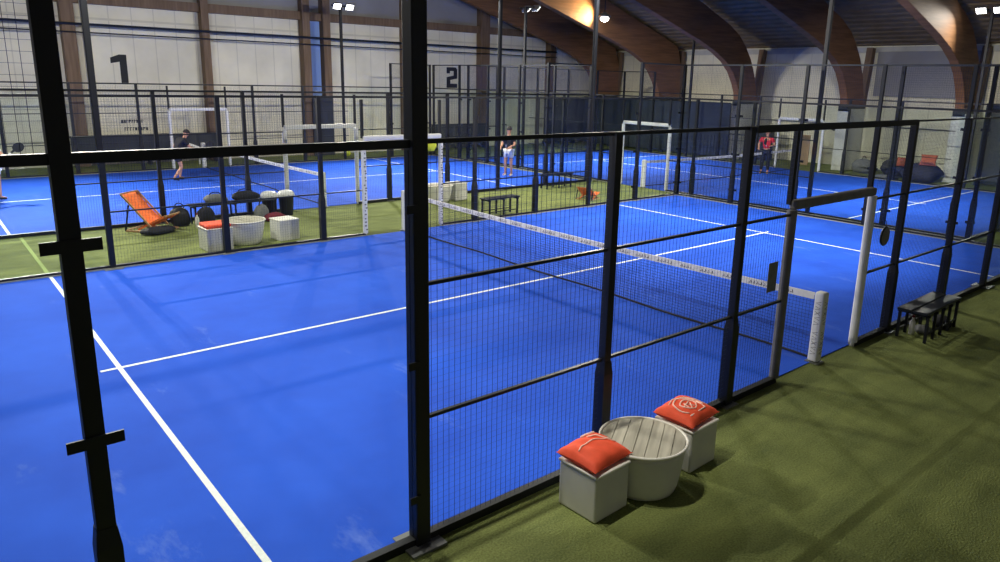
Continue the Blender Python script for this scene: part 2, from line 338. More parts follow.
# ---------------------------------------------------------------- courts
# a court has a local frame: x along its length (-10..10), y across (0..10)
WEXT = {}
def wire_panel(w, h):
    key = (round(w, 3), round(h, 3))
    if key in WEXT: return WEXT[key]
    g = MB(); n = int(w/.05); st = w/n; r = .0017
    for i in range(1, n): g.tube((i*st, 0, 0), (i*st, 0, h), r, 3, cap=False)
    m = int(h/.05)
    for j in range(1, m): g.tube((0, .003, j*h/m), (w, .003, j*h/m), .0009, 3, cap=False)
    me = g.mesh('wire_mesh'); me.materials.append(M['wire']); WEXT[key] = me
    return me
PM = {}
def post_mesh(key, f):
    if key not in PM: PM[key] = f()
    return PM[key]
def fence(label, loc, rz, posts, glass, mesh, up4=(), group='court fences', w=.08, rails=None, clampz=(.42, 1.47, 2.58), thick=()):
    """posts: list of x ; glass/mesh: list of (x0,x1); up4: bays carried up to four metres"""
    t = thing('court_fence', label, 'fence', loc, rz, group)
    x0, x1 = min(p for p in posts), max(p for p in posts)
    tall = {x for a, b in up4 for x in (a, b)}
    gx = {x for a, b in glass for x in (a, b)}
    for x in posts:
        h = 4.03 if x in tall else 3.03
        ww = .095 if x in thick else w
        me = post_mesh(('p', h, ww), lambda: MB().box(-ww/2, ww/2, -.04, .04, 0, h).mesh('post'))
        p = obj('post', me, 'steel', t, loc=(x, 0, 0))
        obj('sleeve', post_mesh(('s', ww), lambda: MB().add([(sx*(ww/2+d), sy*(.04+d), z) for z, d in ((.0, .017), (.88, .017), (1.0, .003)) for sx, sy in ((-1,-1),(1,-1),(1,1),(-1,1))],
            [(4*k+i, 4*k+(i+1)%4, 4*k+4+(i+1)%4, 4*k+4+i) for k in range(2) for i in range(4)]+[(0,3,2,1),(8,9,10,11)]).mesh('sleeve')), 'steel', p)
        obj('base_plate', post_mesh('b', lambda: MB().box(-.11, .11, -.11, .11, 0, .015).mesh('base_plate')), 'galv', p)
        if x in gx:
            l = any(abs(b-x) < .01 for a, b in glass); r = any(abs(a-x) < .01 for a, b in glass)
            for z in clampz:
                me = post_mesh(('c', l, r), lambda: MB().box(-.135 if l else -.05, .135 if r else .05, -.052, -.04, -.032, .032).mesh('clamp'))
                obj('clamp', me, 'steel', p, loc=(0, 0, z))
    for a, b in glass:
        obj('glass_panel', MB().box(a+.02, b-.02, -.006, .006, .06, 2.97), 'glass', t)
    for a, b in mesh:
        obj('mesh_panel', wire_panel(b-a-.1, 2.92), 'wire', t, loc=(a+.05, 0, .05))
        for z in (1.02, 2.03): obj('middle_rail', MB().box(a+.05, b-.05, -.016, .016, z-.013, z+.013), 'steel2', t)
    for a, b in up4:
        obj('mesh_panel', wire_panel(b-a-.1, .95), 'wire', t, loc=(a+.05, 0, 3.03))
        obj('upper_rail', MB().box(a, b, -.02, .02, 3.99, 4.03), 'steel2', t)
    for a, b, hh in (rails or ((x0-.04, x1+.04, .045),)): obj('top_rail', MB().box(a, b, -.4*hh, .4*hh, 3.035-hh, 3.035), 'steel', t)
    # foot channel in runs that leave the entrance open
    runs = sorted(list(glass)+list(mesh))
    joined = []
    for a, b in runs:
        if joined and abs(joined[-1][1]-a) < .01: joined[-1][1] = b
        else: joined.append([a, b])
    for a, b in joined:
        obj('foot_channel', MB().box(a, b, -.035, .035, 0, .07), 'steel', t); obj('kerb', MB().box(a, b, .035, .06, 0, .03), 'kerb', t)
    return t
SIDE = dict(posts=[-10,-8,-4,-2,2,4,8,10], glass=[(-10,-8),(-8,-6),(6,8),(8,10)], mesh=[(-6,-4),(-4,-2),(-2,-1),(1,2),(2,4),(4,6)], up4=[(-10,-8),(8,10)])
ENDP = dict(posts=[0,2,4,6,8,10], glass=[(0,2),(2,4),(4,6),(6,8),(8,10)], mesh=[], up4=[(0,2),(2,4),(4,6),(6,8),(8,10)])
NEAR = dict(posts=[-10,-7.98,-4,-2,2,4,8,10], glass=[(-10,-7.98),(-7.98,-6),(6,8),(8,10)], mesh=SIDE['mesh'], up4=[(-10,-7.98),(8,10)], clampz=(.42, 1.52, 2.58), rails=((-10.04, -6, .055), (-6, 2, .032), (2, 10.04, .024)))
fence('black steel fence along the near side of the nearest court, facing the camera', (0,0,0), 0, thick=(-7.98,), **NEAR)
fence('black steel fence on the far side of the nearest court, behind its net', (0,10,0), PI, **SIDE)
fence('glass and mesh end fence of the nearest court beyond the right service line', (10,0,0), PI/2, **ENDP)
fence('fence on the near side of the middle far court, beside the two bins', (-.15,13.85,0), 0, **SIDE)
fence('fence on the far side of the middle far court, before the numbered wall', (-.2,23.85,0), PI, **SIDE)
fence('glass end fence of the middle far court between the nets', (10,13.85,0), PI/2, **ENDP)
fence('fence along the nearer side of the end court, behind the glass end wall', (10.36,11.7,0), PI/2, **SIDE)
fence('fence along the side wall side of the end court, behind the red shirted player', (20.36,11.7,0), PI/2, **SIDE)
fence('glass end fence of the end court beside the dark screen', (10.36,1.7,0), 0, **ENDP)
fence('glass end fence of the end court nearest the numbered gable wall', (10.36,21.7,0), 0, **ENDP)
# heavy double rail above the near entrance
tag(obj('entrance_lintel', MB().box(-1.95, 1.95, -.055, -.025, 2.97, 3.045), 'steel'), 'thick black bar over the entrance of the nearest court', 'rail')

def court(label, loc, rz):
    t = thing('court_carpet', label, 'court surface', loc, rz, 'blue padel court carpets')
    obj('blue_turf', MB().box(-9.96, 9.96, .04, 9.96, .001, .01), 'court', t)
    for x in (-6.95, 6.95): obj('service_line', MB().box(x-.027, x+.027, .04, 9.96, .01, .013), 'line', t)
    obj('centre_line', MB().box(-7.15, 7.15, 4.973, 5.027, .0104, .0134), 'line', t)
court('blue court surface with white lines nearest the camera', (0,0,0), 0)
court('blue court surface of the middle far court before the gable wall', (-.15,13.85,0), 0)
court('blue court surface of the end court behind the glass, turned crosswise', (20.36,11.7,0), PI/2)
tag(obj('seam_line', MB().box(-6.98, -6.92, 10.1, 13.75, .001, .006), 'seam'), 'pale yellow seam line crossing the green strip between two courts', 'line')

# ---- nets
NETM = {}
def net(label, loc, rz, detail=True, lettered=False):
    t = thing('padel_net', label, 'net', loc, rz, 'court nets')
    ztop = lambda y: .90+.00-.05*(1-((y-5)/5)**2)
    if 'n' not in NETM:
        g = MB(); n = 210
        for i in range(n+1):
            y = .12+9.76*i/n; g.tube((0, y, .06), (0, y, ztop(y)-.02), .0018, 3, cap=False)
        for j in range(18):
            pts = []
            q = j/18
            for i in range(21):
                y = .12+9.76*i/20; pts.append((.003, y, .06+(ztop(y)-.08)*q))
            g.path(pts, .0018, 3)
        NETM['n'] = g.mesh('net_mesh')
        b = MB(); n = 24; ys = [.12+9.76*i/n for i in range(n+1)]
        b.add([(x, y, ztop(y)+dz) for y in ys for x, dz in ((-.012, -.075), (.012, -.075), (.012, .012), (-.012, .012))],
              [(4*i+k, 4*i+(k+1)%4, 4*i+4+(k+1)%4, 4*i+4+k) for i in range(n) for k in range(4)]+[(0,3,2,1),(4*n,4*n+1,4*n+2,4*n+3)])
        NETM['b'] = b.mesh('top_band')
        c = MB(); c.path([(0, y, .05+.012*math.sin(y*2)) for y in ys], .016, 6); NETM['c'] = c.mesh('bottom_cord')
        # repeated printed word blocks along the tape, both faces
        k = MB(); random.seed(3)
        y = .4
        while y < 9.6:
            for _ in range(random.choice((4, 5, 6))):
                w = random.uniform(.03, .055)
                for s in (-1, 1):
                    k.add([(s*.0135, y, ztop(y)-.052), (s*.0135, y+w*.25, ztop(y)-.012), (s*.0135, y+w*.5, ztop(y)-.012), (s*.0135, y+w*.25, ztop(y)-.052)], [(0,1,2,3)])
                    k.add([(s*.0135, y+w*.5, ztop(y)-.052), (s*.0135, y+w*.5, ztop(y)-.04), (s*.0135, y+w*.9, ztop(y)-.04), (s*.0135, y+w*.9, ztop(y)-.052)], [(0,1,2,3)])
                y += w+.012
            y += .14
        NETM['k'] = k.mesh('printed_marks')
    obj('net_mesh', NETM['n'], 'netcord', t); obj('top_band', NETM['b'], 'band', t); obj('bottom_cord', NETM['c'], 'netcord', t)
    if detail: obj('printed_marks', NETM['k'], 'ink', t)
    for y in (.02, 9.98):
        p = obj('net_post', post_mesh('np', lambda: MB().box(-.065, .065, -.065, .065, .02, .94).mesh('net_post')), 'white', t, loc=(0, y, 0), bevel=.025, seg=3)
        obj('base_plate', post_mesh('npb', lambda: MB().box(-.08, .08, -.09, .09, 0, .02).mesh('base_plate')), 'galv', p)
        if lettered and y < 1:
            for face in (0, 1):
                g = MB(); zz = .12; a = .034
                for k in range(11):
                    if k != 5:
                        h2 = .042
                        pts = ([(a, 0), (-a, h2/2), (a, h2)], [(-a, 0), (a, h2/2), (-a, h2)], [(-a, 0), (a, h2)])[k % 3]
                        g.path([((x, -.0665, zz+q) if face == 0 else (-.0665, x, zz+q)) for x, q in pts], .0035, 4)
                        if k % 3 == 2: g.path([((x, -.0665, zz+q) if face == 0 else (-.0665, x, zz+q)) for x, q in ((a, 0), (-a, h2))], .0035, 4)
                    zz += .066
                obj('printed_lettering', g, 'greypad', p)
net('net of the nearest court with a padded white post at the near side', (0,0,0), 0, lettered=True)
net('net of the middle far court, behind the two bins', (-.15,13.85,0), 0)
net('net of the end court behind the glass, beside the player in red', (20.36,11.7,0), PI/2)

# ---- padded entrance frames
def entrance(label, loc, rz, m=('white','white','white'), marks=False, h=2.14):
    t = thing('entrance_frame', label, 'padded frame', loc, rz, 'padded entrance frames')
    for i, x in enumerate((-1, 1)):
        g = MB().tube((0,0,.06), (0,0,h-.06), .056, 16).tube((0,0,0), (0,0,.06), .03, 10)
        p = obj('padded_post', g, m[i], t, loc=(x, 0, 0), smooth=False)
        if marks:
            k = MB(); random.seed(5+i); z = .15
            while z < h-.2:
                for s in (-1, 1):
                    w = random.uniform(.02, .05); k.cbox((random.uniform(-.02, .02), s*.057, z), (w, .002, .03))
                z += random.uniform(.05, .1)
            obj('printed_marks', k, 'greypad', p)
    obj('crossbar', MB().beam((-1.0, 0, h), (1.0, 0, h), .11, .11), m[2], t, bevel=.03, seg=3)
    for i, x in enumerate((-1, 1)):
        obj('upright_extension', MB().box(x-.03, x+.03, .02, .07, h, 2.96), 'steel', t)
    return t
entrance('grey padded entrance frame on the near side of the nearest court', (0,-.0,0), 0, ('greypad','white','greypad'))
entrance('white padded entrance frame on the far side of the nearest court', (0,10,0), 0, marks=True)
entrance('white padded entrance frame between the bins and the middle far court', (-.15,13.85,0), 0)
entrance('white padded entrance frame before the gable wall lettering', (-.2,23.85,0), 0)
entrance('white padded entrance frame at the green corner of the end court', (10.36,11.7,0), PI/2)
entrance('white padded entrance frame against the side wall, behind the red shirted player', (20.36,11.7,0), PI/2)

# ---- floodlight poles
def flood(loc, face, label, tilt=45, power=190, twist=0, h=6.2, pw=.048, sleeve=False, clamps=False, spread=108):
    """face: heading (radians) in which the lamps look"""
    t = thing('floodlight_pole', label, 'floodlight', loc, face, 'court floodlight poles')
    p = obj('pole', MB().box(-pw, pw, -pw, pw, 0, h), 'steel', t, bevel=.008)
    if sleeve: obj('sleeve', MB().box(-.085, .085, -.085, .085, 0, 1.0), 'steel', t, bevel=.02)
    if clamps:
        for z in (.42, 1.47, 2.58): obj('clamp', MB().box(-pw-.012, -pw, pw-.03, pw+.06, z-.028, z+.028), 'steel', t)
    obj('base_plate', MB().box(-.15, .15, -.15, .15, 0, .02), 'galv', t)
    obj('cross_arm', MB().box(.02, .08, -.4, .4, h-.06, h), 'steel', t)
    for s in (-1, 1):
        R = Matrix.Rotation(math.radians(tilt), 3, 'Y')
        c = Vector((.25, s*.27, h-.05))
        hd = obj('lamp_head', MB().cbox((0,0,0), (.09, .34, .26), R), 'galv', t, loc=c, bevel=.015)
        obj('lamp_lens', MB().cbox(R @ Vector((.052, 0, 0)), (.012, .29, .21), R), 'lens', hd)
        ld = bpy.data.lights.new('flood', 'AREA'); ld.shape = 'RECTANGLE'; ld.size = .08; ld.size_y = .08; ld.energy = power; ld.spread = math.radians(spread); ld.color = (1, .955, .84)
        lo = bpy.data.objects.new('flood_light', ld); C.objects.link(lo); lo.parent = t
        lo.location = c+R @ Vector((.07, 0, 0))
        dirn = R @ Vector((1, 0, 0))
        lo.rotation_euler = dirn.to_track_quat('-Z', 'Y').to_euler()
    return t
U, D = PI/2, -PI/2
flood((-5.96,0,0), U, 'thick black pole of the nearest court crossing the picture, wider than its neighbours', pw=.06, clamps=True, tilt=54, spread=152, power=125)
flood((6,0,0), U, 'black floodlight pole near the picture edge past the slatted bench', tilt=36, spread=108, power=200)
flood((-6,10,0), D, 'tall thin black pole rising on the far side near the orange deck chair', tilt=50, spread=166, power=235)
flood((6,10,0), D, 'black floodlight pole with the glaring lamp before the glowing arch', tilt=50, spread=166, power=235)
flood((-6.15,13.85,0), U, 'black floodlight pole at the near side of the middle far court, behind the tall post', tilt=52, spread=166, power=230)
flood((5.8,13.85,0), U, 'black floodlight pole left of the player in white shorts', tilt=52, spread=166, power=230)
flood((-6.15,23.85,0), D, 'black floodlight pole farthest toward the dark corner mesh', tilt=38, power=330)
flood((5.55,23.85,0), D, 'slim black pole with two round lamps between the brown posts and the numeral 2', tilt=38, power=330)
flood((10.36,5.75,0), 0, 'black floodlight pole of the end court in front of the dark arch')
flood((10.36,18.0,0), 0, 'black floodlight pole with two small lamps before the dark corner arch')
flood((20.36,5.2,0), PI, 'black floodlight pole with two pale lamps near the side wall', power=45)
flood((20.36,17.5,0), PI, 'thin black floodlight pole before the pale wall bay between the orange arches')

t = thing('hall_lamp', 'glaring hall lamp hanging from the roof beside the glowing arch', 'lamp', (16.75,19.9,0))
obj('stem', MB().tube((0,0,6.55), (0,0,7.6), .02, 8), 'steel', t)
obj('shade', MB().lathe([(.06,6.58),(.28,6.42),(.29,6.36),(.2,6.36)], 24), 'galv', t, smooth=True)
obj('bulb', MB().lathe([(.02,6.14),(.16,6.2),(.2,6.3),(.14,6.37)], 20), 'lens', t, smooth=True)
ld = bpy.data.lights.new('hall', 'SPOT'); ld.energy = 2600; ld.spot_size = math.radians(120); ld.spot_blend = .6; ld.shadow_soft_size = .12; ld.color = (1, .72, .36)
lo = bpy.data.objects.new('hall_light', ld); C.objects.link(lo); lo.parent = t; lo.location = (-.1, .12, 6.3); lo.rotation_euler = Vector((-.75, .62, .22)).to_track_quat('-Z', 'Y').to_euler()
# ---------------------------------------------------------------- furniture
def rounded_box(w, d, h, z0=0): return MB().box(-w/2, w/2, -d/2, d/2, z0, h)
def cube_seat(label, loc, rz, s=.41, h=.42, lid=True):
    t = thing('cube_stool', label, 'stool', loc, rz, 'white cube stools')
    obj('body', rounded_box(s, s, h-.025), 'plastic', t, bevel=.02, seg=3)
    obj('rim', MB().box(-s/2-.008, s/2+.008, -s/2-.008, s/2+.008, h-.025, h), 'rim', t, bevel=.01)
    return t
def planter_table(label, loc, rz, r=.36, rb=.24, h=.45, top='plank'):
    t = thing('round_tub_table', label, 'table', loc, rz, 'round tub tables')
    pf = [(rb*.9, 0), (rb, .02)]+[(rb+(r-.02-rb)*q**.6, .02+(h-.05)*q) for q in [i/8 for i in range(1, 9)]]
    obj('tub', MB().lathe(pf+[(r-.05, h-.03)], 40), 'plastic', t, smooth=True)
    g = MB(); rp = [(r, h), (r+.004, h-.014), (r-.006, h-.026), (r-.022, h-.026), (r-.022, h-.006), (r-.015, h)]
    n = 48; k = len(rp)
    g.add([(q*math.cos(2*PI*i/n), q*math.sin(2*PI*i/n), z) for i in range(n) for q, z in rp],
          [(i*k+j, i*k+(j+1)%k, ((i+1)%n)*k+(j+1)%k, ((i+1)%n)*k+j) for i in range(n) for j in range(k)])
    obj('rim', g, 'rim', t, smooth=True)
    g = MB(); rr = r-.026; w = 2*rr/7
    for i in range(7):
        x0 = -rr+i*w+.003; x1 = x0+w-.006; pts = []
        for s in range(7):
            x = x0+(x1-x0)*s/6; pts.append((x, math.sqrt(max(rr*rr-x*x, 0))))
        poly = pts+[(x, -y) for x, y in reversed(pts)]
        m = len(poly); poly2 = poly
        g.add([(x, y, z) for z in (h-.03, h-.006) for x, y in poly2], [tuple(range(m-1, -1, -1)), tuple(range(m, 2*m))]+[(j, (j+1)%m, m+(j+1)%m, m+j) for j in range(m)])
    obj('board_top', g, top, t)
    return t
def cushion(label, loc, rot, w=.44, d=.36, th=.15, emblem=True, flat=.12, m='orange'):
    t = thing('scatter_cushion', label, 'cushion', loc, 0, 'orange cushions'); t.rotation_euler = rot
    N = 22; g = MB()
    def H(u, v):
        a = max(0, 1-abs(u)**2.6); b = max(0, 1-abs(v)**2.6)
        return (a*b)**.4
    def P(u, v, s):
        px = 1-.09*(1-v*v)*abs(u)**3; py = 1-.12*(1-u*u)*abs(v)**3
        wr = .008*math.sin(9*u+4*v)*H(u, v)
        return (u*w/2*px, v*d/2*py, s*th/2*H(u, v)*(1 if s > 0 else .75)+wr*(s > 0))
    for s in (1, -1):
        g.add([P(-1+2*i/N, -1+2*j/N, s) for i in range(N+1) for j in range(N+1)],
              [((i*(N+1)+j, (i+1)*(N+1)+j, (i+1)*(N+1)+j+1, i*(N+1)+j+1) if s > 0 else (i*(N+1)+j, i*(N+1)+j+1, (i+1)*(N+1)+j+1, (i+1)*(N+1)+j)) for i in range(N) for j in range(N)])
    obj('cover', g, m, t, smooth=True)
    if emblem:
        k = MB()
        def line(pts, r=.0035):
            r *= 1.5
            q = []
            for (a, b) in pts:
                x, y, z = P(a, b, 1); q.append((x, y, z+.003))
            k.path(q, r, 5)
        if emblem == 'badge':
            line([(-.05+.62*math.cos(a), -.1+.62*math.sin(a)) for a in [i*PI/14 for i in range(-3, 18)]], .005)
            line([(-.05+.34*math.cos(a), -.1+.34*math.sin(a)) for a in [i*PI/10 for i in range(0, 21)]], .005)
            line([(-.3, -.4), (-.1, .08), (.12, -.35)], .004); line([(-.35, -.1), (.15, .02)], .004); line([(-.2, -.42), (.1, -.08)], .004)
            line([(-.62, -.62), (.36, -.68), (.4, -.2)], .005)
            line([(-.5, .55), (-.1, .7), (.45, .45), (.7, 0), (.8, -.5)], .004)
        else:
            line([(-.75+i*.1, .1+.12*math.sin(i*.3)) for i in range(16)], .004)
            line([(.0, .72), (.3, .82), (.62, .62)], .008); line([(.15, .55), (.5, .42), (.8, -.3)], .006)
        obj('printed_emblem', k, 'print', t, smooth=True)
    return t
cube_seat('white cube stool nearest the camera, under the nearest orange cushion', (-4.56,-.46,0), .04)
planter_table('round white tub table with grey board top between two cube stools', (-4.0,-.5,0), -1.0, r=.385, rb=.3, h=.46)
cube_seat('white cube stool on the far side of the near tub table', (-3.33,-.46,0), .04)
cushion('orange cushion with one pale line on the nearest cube stool', (-4.56,-.45,.475), (.03,-.03,.06), w=.47, d=.43, th=.17, emblem='line')
cushion('orange cushion with pale badge print beside the near tub table', (-3.34,-.45,.475), (.03,-.02,.1), w=.47, d=.43, th=.17, emblem='badge')
# far group on the green strip
cube_seat('white cube stool with flat orange pad beside the deck chair', (-4.03,10.55,0), .05, s=.5, h=.46)
g = MB().box(-.24,.24,-.24,.24,0,.07)
tag(obj('seat_pad', g, 'orange', loc=(-4.03,10.55,.465), bevel=.03, seg=3), 'flat orange seat pad on the white cube by the far fence', 'seat pad')
planter_table('round white tub table on the green strip between the courts', (-3.38,10.75,0), .2, r=.42, rb=.3, h=.5)
cube_seat('bare white cube stool on the green strip beside the tub table', (-2.55,10.7,0), .1, s=.45, h=.45)
planter_table('round white tub table on the green strip beyond the nearest net', (2.95,13.0,0), .2, r=.42, rb=.3, h=.48)
cube_seat('white cube stool on the green strip beyond the nearest net', (3.62,13.05,0), .1, s=.46, h=.5)

# bins
def bin_(label, loc):
    t = thing('waste_bin', label, 'bin', loc, 0, 'grey bins with white liners')
    obj('bucket', MB().lathe([(.14, 0), (.15, .01), (.185, .5), (.195, .52), (.18, .52)], 24), 'black', t, smooth=True)
    g = MB(); n = 24; pr = [(.19, .47), (.2, .49), (.195, .56), (.16, .61), (.08, .63), (.01, .635)]
    g.lathe(pr, n)
    g.v = [(x*(1+.05*math.sin(9*math.atan2(y, x))), y*(1+.05*math.sin(9*math.atan2(y, x))), z) for x, y, z in g.v]
    obj('liner_bag', g, 'bag', t, smooth=True)
bin_('dark bin with a white liner standing nearer the bench with bags', (-1.83,13.35,0)); bin_('dark bin with a white liner standing nearer the padded frame', (-1.42,13.3,0))

# benches
def bench(label, loc, rz, L=1.4, W=.36, h=.47, frames=3, slats=2, m='steel2'):
    t = thing('slatted_bench', label, 'bench', loc, rz, 'dark benches')
    w = W/slats
    for i in range(slats):
        y = -W/2+w*(i+.5); obj('slat', MB().box(-L/2, L/2, y-w/2+.012, y+w/2-.012, h-.035, h), m, t, bevel=.008)
    for k in range(frames):
        x = -L/2+.09+(L-.18)*k/(frames-1)
        obj('leg_frame', MB().beam((x, -W/2+.03, 0), (x, -W/2+.03, h-.035), .035, .035).beam((x, W/2-.03, 0), (x, W/2-.03, h-.035), .035, .035).beam((x, -W/2, h-.055), (x, W/2, h-.055), .035, .035), 'steel', t)
    for s in (-1, 1): obj('stretcher', MB().beam((-L/2+.09, s*(W/2-.03), .12), (L/2-.09, s*(W/2-.03), .12), .02, .02), 'steel', t)
    return t
bench('dark slatted bench on the near green turf by the fence', (2.5,-.38,0), .02, L=1.32, W=.43, h=.45, frames=5, slats=2)
bench('dark bench with clothes and bags piled on it, on the green strip', (-2.75,13.25,0), 0, L=2.0, W=.4)
bench('empty dark bench close behind the nearest net', (3.15,10.42,0), .05, L=1.15, W=.35)
bench('empty dark bench beside the far fence corner', (7.8,13.25,0), 0, L=1.25, W=.35)

# bags, clothes and bottles
def bagobj(name, label, cat, loc, rz, d, m, lumps=3, strap=True, group=None):
    t = thing(name, label, cat, loc, rz, group)
    g = MB(); n = 14; k = 8; w, dd, h = d; random.seed(int(abs(loc[0])*100))
    ph = random.uniform(0, 6)
    vs = []
    for j in range(k+1):
        q = j/k; s = math.sin(PI*min(1, (q*.86+.14)))**.45
        for i in range(n):
            a = 2*PI*i/n; e = 1+.1*math.sin(lumps*a+ph+3*q)+.07*math.sin(7*a-ph+9*q)
            ca, sa = math.cos(a), math.sin(a)
            vs.append((w/2*s*e*math.copysign(abs(ca)**.5, ca), dd/2*s*e*math.copysign(abs(sa)**.5, sa), h*q))
    g.add(vs, [(j*n+i, j*n+(i+1)%n, (j+1)*n+(i+1)%n, (j+1)*n+i) for j in range(k) for i in range(n)]+[tuple(range(n-1,-1,-1)), tuple(range(k*n, k*n+n))])
    obj('body', g, m, t, smooth=True)
    if strap: obj('strap', MB().path([(w*.25*math.cos(a), 0, h*.9+h*.25*math.sin(a)) for a in [i*PI/8 for i in range(9)]], .012, 6), 'dark', t, smooth=True)
    return t
bagobj('sports_bag', 'pale grey bag lying at one end of the far bench', 'bag', (-3.15,13.25,.47), .1, (.5,.35,.22), 'greyf', group='bags on the far bench')
bagobj('sports_bag', 'large dark bag lying on the far bench nearest the bins', 'bag', (-2.45,13.25,.47), -.2, (.62,.34,.24), 'dark', group='bags on the far bench')
bagobj('backpack', 'upright dark backpack on the turf in front of the far bench', 'backpack', (-3.45,13.0,0), .3, (.38,.28,.46), 'dark')
bagobj('backpack', 'square black backpack on the turf next to the deck chair', 'backpack', (-3.95,13.3,0), 0, (.42,.28,.46), 'black')
bagobj('tote_bag', 'pale grey tote bag leaning by the far bench', 'bag', (-2.2,12.9,0), .5, (.34,.24,.42), 'greyf')
bagobj('folded_jacket', 'dark red jacket heaped on the turf near the bins', 'jacket', (-1.95,12.8,0), .4, (.5,.34,.2), 'redf', strap=False)
bagobj('folded_jacket', 'dark clothing heap on the turf below the deck chair foot', 'jacket', (-4.55,12.7,0), .4, (.7,.4,.16), 'dark', strap=False)
def bottle(label, loc, m='bag', s=1.):
    t = thing('drink_bottle', label, 'bottle', loc, 0, 'drink bottles')
    obj('body', MB().lathe([(.03*s, 0), (.035*s, .01), (.035*s, .17*s), (.014*s, .21*s), (.014*s, .24*s)], 14), m, t, smooth=True)
    obj('cap', MB().lathe([(.017*s, .235*s), (.017*s, .265*s)], 12), 'redf', t)
bottle('white bottle with red cap beside the upright dark backpack', (-3.7,12.85,0), s=1.3)
bottle('white bottle standing under the near slatted bench', (2.18,-.3,0), s=1.1)
bagobj('shoe_bag', 'pale crumpled bag under the near slatted bench', 'bag', (2.42,-.36,0), .4, (.3,.2,.1), 'greyf', strap=False)
bagobj('shoe_bag', 'dark bag under the near slatted bench', 'bag', (2.95,-.42,0), .4, (.42,.26,.16), 'dark', strap=False)

# deck chairs
def deck_chair(label, loc, rz, sc=(1,1,1)):
    t = thing('deck_chair', label, 'deck chair', loc, rz, 'orange deck chairs'); t.scale = sc
    W = .66
    for y in (-W/2, W/2):
        obj('back_rail', MB().beam((-.5, y, 0.92), (.32, y, .1), .028, .045), 'beech', t)
        obj('seat_rail', MB().beam((-.12, y*.88, .05), (.68, y*.88, .42), .028, .045), 'orange2', t)
        obj('prop_leg', MB().beam((-.28, y*1.1, .66), (-.42, y*1.1, .02), .025, .04), 'steel2', t)
        obj('ground_rail', MB().beam((-.42, y*1.1, .025), (.6, y*1.1, .025), .03, .04), 'beech', t)
    for p in ((-.5, 0.92), (.68, .42), (.6, .03), (-.42, .03)): obj('cross_rail', MB().beam((p[0], -W/2, p[1]), (p[0], W/2, p[1]), .03, .03), 'beech', t)
    g = MB(); n = 18; pts = []
    for i in range(n+1):
        q = i/n
        if q < .75: k = q/.75; pts.append((-.5+.78*k, 0.92-.76*k-.06*math.sin(PI*k)))
        else: k = (q-.75)/.25; pts.append((.28+.4*k, .22+.2*k-.03*math.sin(PI*k)))
    g.add([(x, y, z+dz) for x, z in pts for y, dz in ((-W/2+.03, 0), (W/2-.03, 0), (W/2-.03, .008), (-W/2+.03, .008))],
          [(4*i+k, 4*i+(k+1)%4, 4*i+4+(k+1)%4, 4*i+4+k) for i in range(n) for k in range(4)]+[(0,3,2,1),(4*n,4*n+1,4*n+2,4*n+3)])
    obj('sling', g, 'orange2', t, smooth=True)
deck_chair('orange canvas deck chair on the green strip, standing beside the dark backpack', (-4.62,13.2,0), -.85, (.84,.84,.9))
deck_chair('low orange lounge chair half hidden behind a black fence post, far green corner', (7.0,11.0,0), .35, (.62,.7,.42))

# small fittings on the near fence
t = thing('notice_plate', 'small grey plate fixed to the mesh beside the near entrance frame', 'plate', (-1.34,-.03,1.36))
obj('plate', MB().box(-.09, .09, -.012, .0, -.17, .17), 'greyf', t, bevel=.004); obj('screw', MB().tube((0,-.012,.14), (0,-.018,.14), .01, 8), 'galv', t)
t = thing('hanging_plate', 'round dark plate hanging on the fence right of the near entrance', 'plate', (1.4,-.06,1.5))
obj('disc', MB().tube((0,-.015,0), (0,.015,0), .12, 24), 'greypad', t); obj('disc_edge', MB().path([(.12*math.cos(a), 0, .12*math.sin(a)) for a in [i*PI/14 for i in range(28)]], .014, 6, closed=True), 'steel', t); obj('hook', MB().path([(0,0,.12),(0,0,.2),(0,.03,.22)], .006, 6), 'steel', t)
# things at the far walls
t = thing('display_stand', 'small white slanted stand before the charcoal board', 'stand', (-.25,25.2,0))
obj('upright', MB().tube((-.35,0,0), (-.35,0,.95), .035, 8), 'white', t); obj('slanted_top', MB().beam((-.35,0,.93), (.4,0,.6), .4, .09), 'white', t, bevel=.02); obj('upright', MB().tube((.35,0,0), (.35,0,.6), .03, 8), 'white', t)
def ballobj(label, loc, r=.07): return tag(obj('padel_ball', MB().lathe([(max(.001, r*math.sin(a)), r-r*math.cos(a)) for a in [i*PI/10 for i in range(11)]], 16), 'yellow', loc=loc, smooth=True), label, 'ball', 'yellow green balls')
ballobj('yellow ball on the turf at the foot of the numbered wall', (6.35,25.2,.0), .14)
bagobj('towel', 'yellow green cloth hanging from the padded frame behind the nearest net', 'towel', (.72,10.0,1.8), .0, (.26,.14,.26), 'yellow', strap=False)
def beanbag(label, loc, rz, cush):
    t = bagobj('beanbag_seat', label, 'beanbag', loc, rz, (1.0,1.3,.75), 'dusk', strap=False, group='dark seats by the side wall')
    return t
beanbag('dark beanbag seat by the side wall, nearer the dark arch', (22.4,8.35,0), .2, 1)
beanbag('dark beanbag seat by the side wall, farther right of the dark arch', (21.32,7.05,0), 0, 1)
cushion('orange cushion on the dark seat nearer the dark arch', (21.95,8.1,.62), (0,-1.1,0), w=.4, d=.38, th=.16, emblem=None, m='dullorange')
cushion('larger orange cushion on the dark seat farther right', (21.05,6.75,.86), (0,-.9,.2), w=.5, d=.58, th=.2, emblem=None, m='dullorange')
bagobj('sports_bag', 'grey green bag by the foot of the dark arch', 'bag', (22.2,9.7,0), 0, (.7,.9,.6), 'greyf')
bagobj('sports_bag', 'pale low bag on the turf below the dark seats', 'bag', (20.95,8.2,0), 0, (.3,.9,.16), 'greyf', strap=False)
